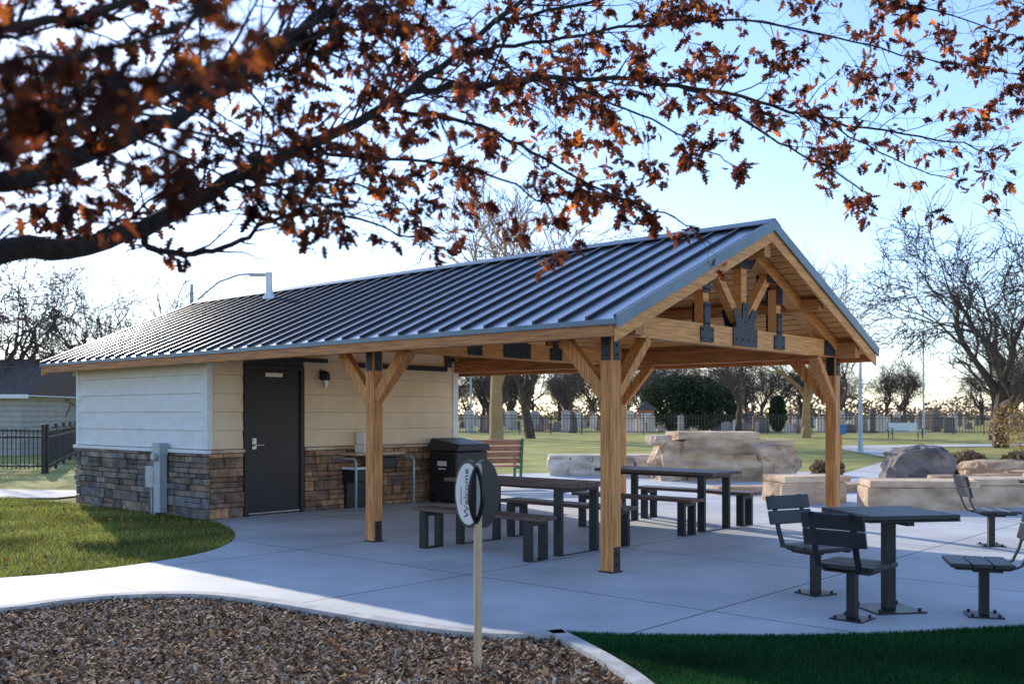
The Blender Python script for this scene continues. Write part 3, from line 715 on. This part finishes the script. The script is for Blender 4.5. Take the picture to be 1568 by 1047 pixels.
# ------------------------------------------------------------------ foreground oak
O=empty('oak_tree')
limbs=[
 [(-2.9,2.6,1.75),(-1.777,2.9,1.917),(-1.646,3.2,2.005),(-1.525,3.5,2.044),(-1.381,3.8,2.193),(-1.221,4.1,2.398),(-.964,4.4,2.634),(-.705,4.8,2.897),(-.482,5.1,3.153),(-.227,5.4,3.49),(.06,5.7,3.845),(.339,6,4.206)],
 [(-2.9,2.6,1.9),(-1.542,2.6,2.024),(-1.492,2.9,2.136),(-1.391,3.1,2.253),(-1.2,3.3,2.423),(-1.043,3.5,2.584),(-.883,3.8,2.866),(-.71,4.1,3.178),(-.531,4.4,3.534)],
 [(-2.0,2.4,2.1),(-1.389,2.7,2.214),(-1.264,2.9,2.298),(-1.086,3.1,2.497),(-.901,3.4,2.686),(-.762,3.7,2.914),(-.588,4,3.189)],
 [(-.482,5.1,3.127),(-.223,5.3,3.226),(.243,5.6,3.362),(.778,5.9,3.456),(1.367,6.2,3.463),(1.831,6.4,3.414),(2.408,6.6,3.354),(2.972,6.8,3.344),(3.332,6.9,3.281)],
 [(.778,5.9,3.456),(1.088,5.8,3.354),(1.332,5.7,3.153),(1.529,5.6,2.977),(1.754,5.5,2.841),(1.935,5.4,2.657)],
 [(-.592,4.95,2.98),(-.27,4.9,2.933),(.019,4.9,2.82),(.244,4.9,2.669),(.502,4.9,2.547),(.727,4.9,2.467),(.904,4.9,2.386)],
 [(-1.39,3.8,2.18),(-1.419,3.8,2.111),(-1.264,3.9,2.092),(-1.139,4.0,2.139),(-1.033,4.1,2.25),(-.92,4.2,2.324),(-.704,4.4,2.351),(-.495,4.6,2.30),(-.29,4.7,2.241)],
 [(-.292,5.3,3.383),(.058,5.5,3.509),(.434,5.7,3.658),(.952,5.9,3.793),(1.465,6.1,3.892),(2.092,6.3,3.847),(2.755,6.5,3.773),(3.447,6.7,3.756)],
 [(-.088,5.6,3.675),(.365,5.8,3.849),(.85,6,4.049),(1.489,6.2,4.216),(2.167,6.4,4.179),(2.884,6.6,4.133),(3.462,6.8,4.036)],
 [(.243,5.6,3.362),(.527,5.5,3.202),(.801,5.4,3.047),(1.029,5.3,2.896),(1.181,5.2,2.75)],
 [(-.964,4.4,2.634),(-.72,4.5,2.636),(-.435,4.6,2.647),(-.136,4.7,2.627),(.113,4.8,2.525),(.244,4.9,2.418)],
 [(-1.221,4.1,2.398),(-1.058,4.2,2.435),(-.801,4.3,2.5),(-.589,4.4,2.466),(-.425,4.5,2.371)],
 [(-1.6,1.5,2.0),(-.986,1.7,2.044),(-.855,1.8,2.114),(-.728,1.9,2.174),(-.596,2,2.277),(-.488,2.1,2.428)],
 [(-1.6,1.5,1.9),(-.875,1.7,1.975),(-.797,1.75,2.032),(-.709,1.85,2.084),(-.619,1.95,2.151)],
 [(-2.9,2.6,2.4),(-1.661,3,2.602),(-1.331,3.2,2.761),(-1.08,3.4,2.954),(-.8,3.6,3.2)],
 [(1.831,6.4,3.414),(2.2,6.3,3.2),(2.5,6.2,3.0),(2.75,6.1,2.9)],
 [(-.705,4.8,2.897),(-.45,5.0,3.25),(-.3,5.1,3.45),(-.1,5.2,3.6)],
 [(-1.5,3.6,2.5),(-1.2,3.8,2.75),(-.95,4.0,2.95),(-.7,4.2,3.1),(-.4,4.4,3.2)],
]
R0=[.055,.042,.024,.021,.011,.012,.017,.013,.012,.009,.011,.01,.010,.007,.022,.007,.008,.014]
R1=[.009,.013,.009,.0035,.003,.003,.003,.003,.003,.0025,.003,.003,.004,.003,.008,.0025,.003,.004]
random.seed(42)
mbl=MB();mbt=MB();tips=[]
mbl.tube([(-3.0,2.5,-.1),(-2.95,2.55,.3),(-2.95,2.6,1.2),(-2.9,2.6,1.9),(-2.8,2.6,3.0),(-2.9,2.6,4.5),(-2.8,2.5,6)],[.32,.24,.2,.2,.16,.11,.07],14)
def low(p):
    r=p.x/max(p.y,.1)
    k=.145 if r>-.38 else .155
    if .28<r: k=.185
    return p.z<1.47+k*p.y
def twig(p,d,L,r,lev,dens):
    n=4;pts=[p.copy()];rr=[r]
    for i in range(n):
        d=(d+rv(.19)+Vector((.02,0,.02 if lev==0 else -.04))).normalized();p=p+d*L/n;pts.append(p.copy());rr.append(max(.0012,r*(1-.75*(i+1)/n)))
    if low(p): return
    mbt.tube(pts,rr,4 if lev<2 else 3,cap=False)
    if lev<2:
        k=max(2,int(L/(.095 if lev==0 else .075)))
        for j in range(k):
            f=(.25+.75*(j+random.random()*.8)/k)*n;i=min(int(f),n-1);q=pts[i].lerp(pts[i+1],min(1,f-i))
            dd=(pts[i+1]-pts[i]).normalized();pe=dd.cross(rv()).normalized()
            twig(q,(dd+pe*random.uniform(.5,1.1)).normalized(),L*random.uniform(.3,.55),max(.0015,rr[i]*.6),lev+1,dens)
    if random.random()<dens*(1 if lev else .9):tips.append((pts[-1],d.copy(),lev))
    if lev==1 and random.random()<dens*.3:tips.append((pts[2],d.copy(),lev))
for li,(pl,ra,rb) in enumerate(zip(limbs,R0,R1)):
    P=smooth_line(pl,2);n=len(P)
    P=[(x+.02*noise.noise(Vector((i*.7,li,0))),y,z+.035*noise.noise(Vector((i*.6,li,5)))) for i,(x,y,z) in enumerate(P)]
    rr=[ra+(rb-ra)*(i/(n-1))**.8 for i in range(n)]
    mbl.tube(P,rr,8 if ra>.015 else 6,cap=False)
    PV=[Vector(p) for p in P];start=.9 if li in (0,1,14) else .12
    nxt=start
    s=0
    for i in range(n-1):
        L=(PV[i+1]-PV[i]).length
        while nxt<s+L:
            t=(nxt-s)/L;q=PV[i].lerp(PV[i+1],t);dd=(PV[i+1]-PV[i]).normalized()
            pe=dd.cross(rv()).normalized();close=q.y<2.3
            base=.55 if q.x<0 else .42
            ln=random.uniform(.25,1.0)*base*(1.5 if li in(0,1,2,3,7,8) else 1)*(.5 if close else 1)
            # leaves come in patches along a limb, with bare stretches between
            patch=noise.noise(Vector((nxt*1.6,li*3.7,.5)))
            dens=(.24 if q.x<-.2 else .33)*(1+1.5*patch)
            if li in (4,5,9,10): dens=.5
            if li in (12,13): dens=.42
            d=(dd*.9+pe*random.uniform(.6,1.1)+Vector((.15,0,-.0))).normalized()
            twig(q,d,ln,min(rr[i]*.5,.007),0,max(.06,dens))
            nxt+=random.uniform(.06,.13)*(1.15 if q.x>.8 else 1)*(1.15 if li in (4,5,9) else 1)
        s+=L
    tips.append((PV[-1],dd,0))
mbl.obj('trunk_and_limbs',M_bark,O,smooth=True)
mbt.obj('twigs',M_bark,O)
half=[(0,0),(.10,.03),(.22,.27),(.30,.11),(.42,.40),(.52,.13),(.66,.34),(.74,.12),(.90,.16),(1,0)]
outl=half+[(x,-y) for x,y in half[-2:0:-1]]
nv=len(outl);O2=np.array(outl)
Ls=[];Cs=[]
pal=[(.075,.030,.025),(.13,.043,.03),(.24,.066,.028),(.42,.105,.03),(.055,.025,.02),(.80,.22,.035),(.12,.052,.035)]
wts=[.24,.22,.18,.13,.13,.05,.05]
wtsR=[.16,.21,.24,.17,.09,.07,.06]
random.seed(8)
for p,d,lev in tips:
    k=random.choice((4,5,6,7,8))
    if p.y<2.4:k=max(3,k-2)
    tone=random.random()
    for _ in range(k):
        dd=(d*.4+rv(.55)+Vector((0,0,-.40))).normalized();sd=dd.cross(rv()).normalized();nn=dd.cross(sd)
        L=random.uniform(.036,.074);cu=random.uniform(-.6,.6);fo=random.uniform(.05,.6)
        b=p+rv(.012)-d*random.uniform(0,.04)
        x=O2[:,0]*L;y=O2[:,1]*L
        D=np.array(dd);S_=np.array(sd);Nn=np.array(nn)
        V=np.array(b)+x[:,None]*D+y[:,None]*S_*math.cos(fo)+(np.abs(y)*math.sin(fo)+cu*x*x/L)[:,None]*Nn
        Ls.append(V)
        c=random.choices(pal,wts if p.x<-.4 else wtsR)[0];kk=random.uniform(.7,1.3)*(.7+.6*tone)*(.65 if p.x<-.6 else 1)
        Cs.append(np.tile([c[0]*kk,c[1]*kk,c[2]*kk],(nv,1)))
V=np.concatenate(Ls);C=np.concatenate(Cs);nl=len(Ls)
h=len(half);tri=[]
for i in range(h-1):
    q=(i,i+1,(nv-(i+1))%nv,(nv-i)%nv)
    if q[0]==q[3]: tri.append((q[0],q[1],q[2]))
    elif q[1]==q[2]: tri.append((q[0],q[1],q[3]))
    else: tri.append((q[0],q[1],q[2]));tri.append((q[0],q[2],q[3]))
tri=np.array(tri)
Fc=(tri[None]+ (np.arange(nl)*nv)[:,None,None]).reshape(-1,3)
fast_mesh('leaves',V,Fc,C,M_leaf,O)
print('leaves',nl,'tips',len(tips))

# ------------------------------------------------------------------ light, sky
sd=Vector((-.476,.879,0)).normalized();el=rad(20.5)
sun_dir=Vector((sd.x*math.cos(el),sd.y*math.cos(el),math.sin(el)))
sl=bpy.data.lights.new('sun','SUN');sl.energy=5;sl.angle=rad(.5);sl.color=(1,.92,.80)
so=bpy.data.objects.new('sun',sl);so.rotation_euler=(-sun_dir).to_track_quat('-Z','Y').to_euler();link(so)
w=bpy.data.worlds.new('World');scene.world=w;w.use_nodes=True
nt=w.node_tree;sky=nt.nodes.new('ShaderNodeTexSky');sky.sky_type='NISHITA';sky.sun_disc=False
sky.sun_elevation=el;sky.sun_rotation=math.atan2(sd.x,sd.y);sky.air_density=1.0;sky.dust_density=.15;sky.ozone_density=2.5
mx=nt.nodes.new('ShaderNodeMix');mx.data_type='RGBA';mx.blend_type='MULTIPLY';mx.inputs[0].default_value=1
mx.inputs[7].default_value=(1.78,1.78,2.05,1)
nt.links.new(sky.outputs[0],mx.inputs[6])
nt.links.new(mx.outputs[2],nt.nodes['Background'].inputs[0]);nt.nodes['Background'].inputs[1].default_value=.15
scene.view_settings.view_transform='Standard';scene.view_settings.look='None';scene.view_settings.exposure=0

# ------------------------------------------------------------------ camera
cd=bpy.data.cameras.new('camera');cd.lens=35;cd.sensor_width=36;cd.shift_y=.0711;cd.clip_end=3000
cd.dof.use_dof=True;cd.dof.focus_distance=10.5;cd.dof.aperture_fstop=2.4
co=bpy.data.objects.new('camera',cd);co.location=(0,0,1.47);co.rotation_euler=(rad(90),0,0);link(co);scene.camera=co
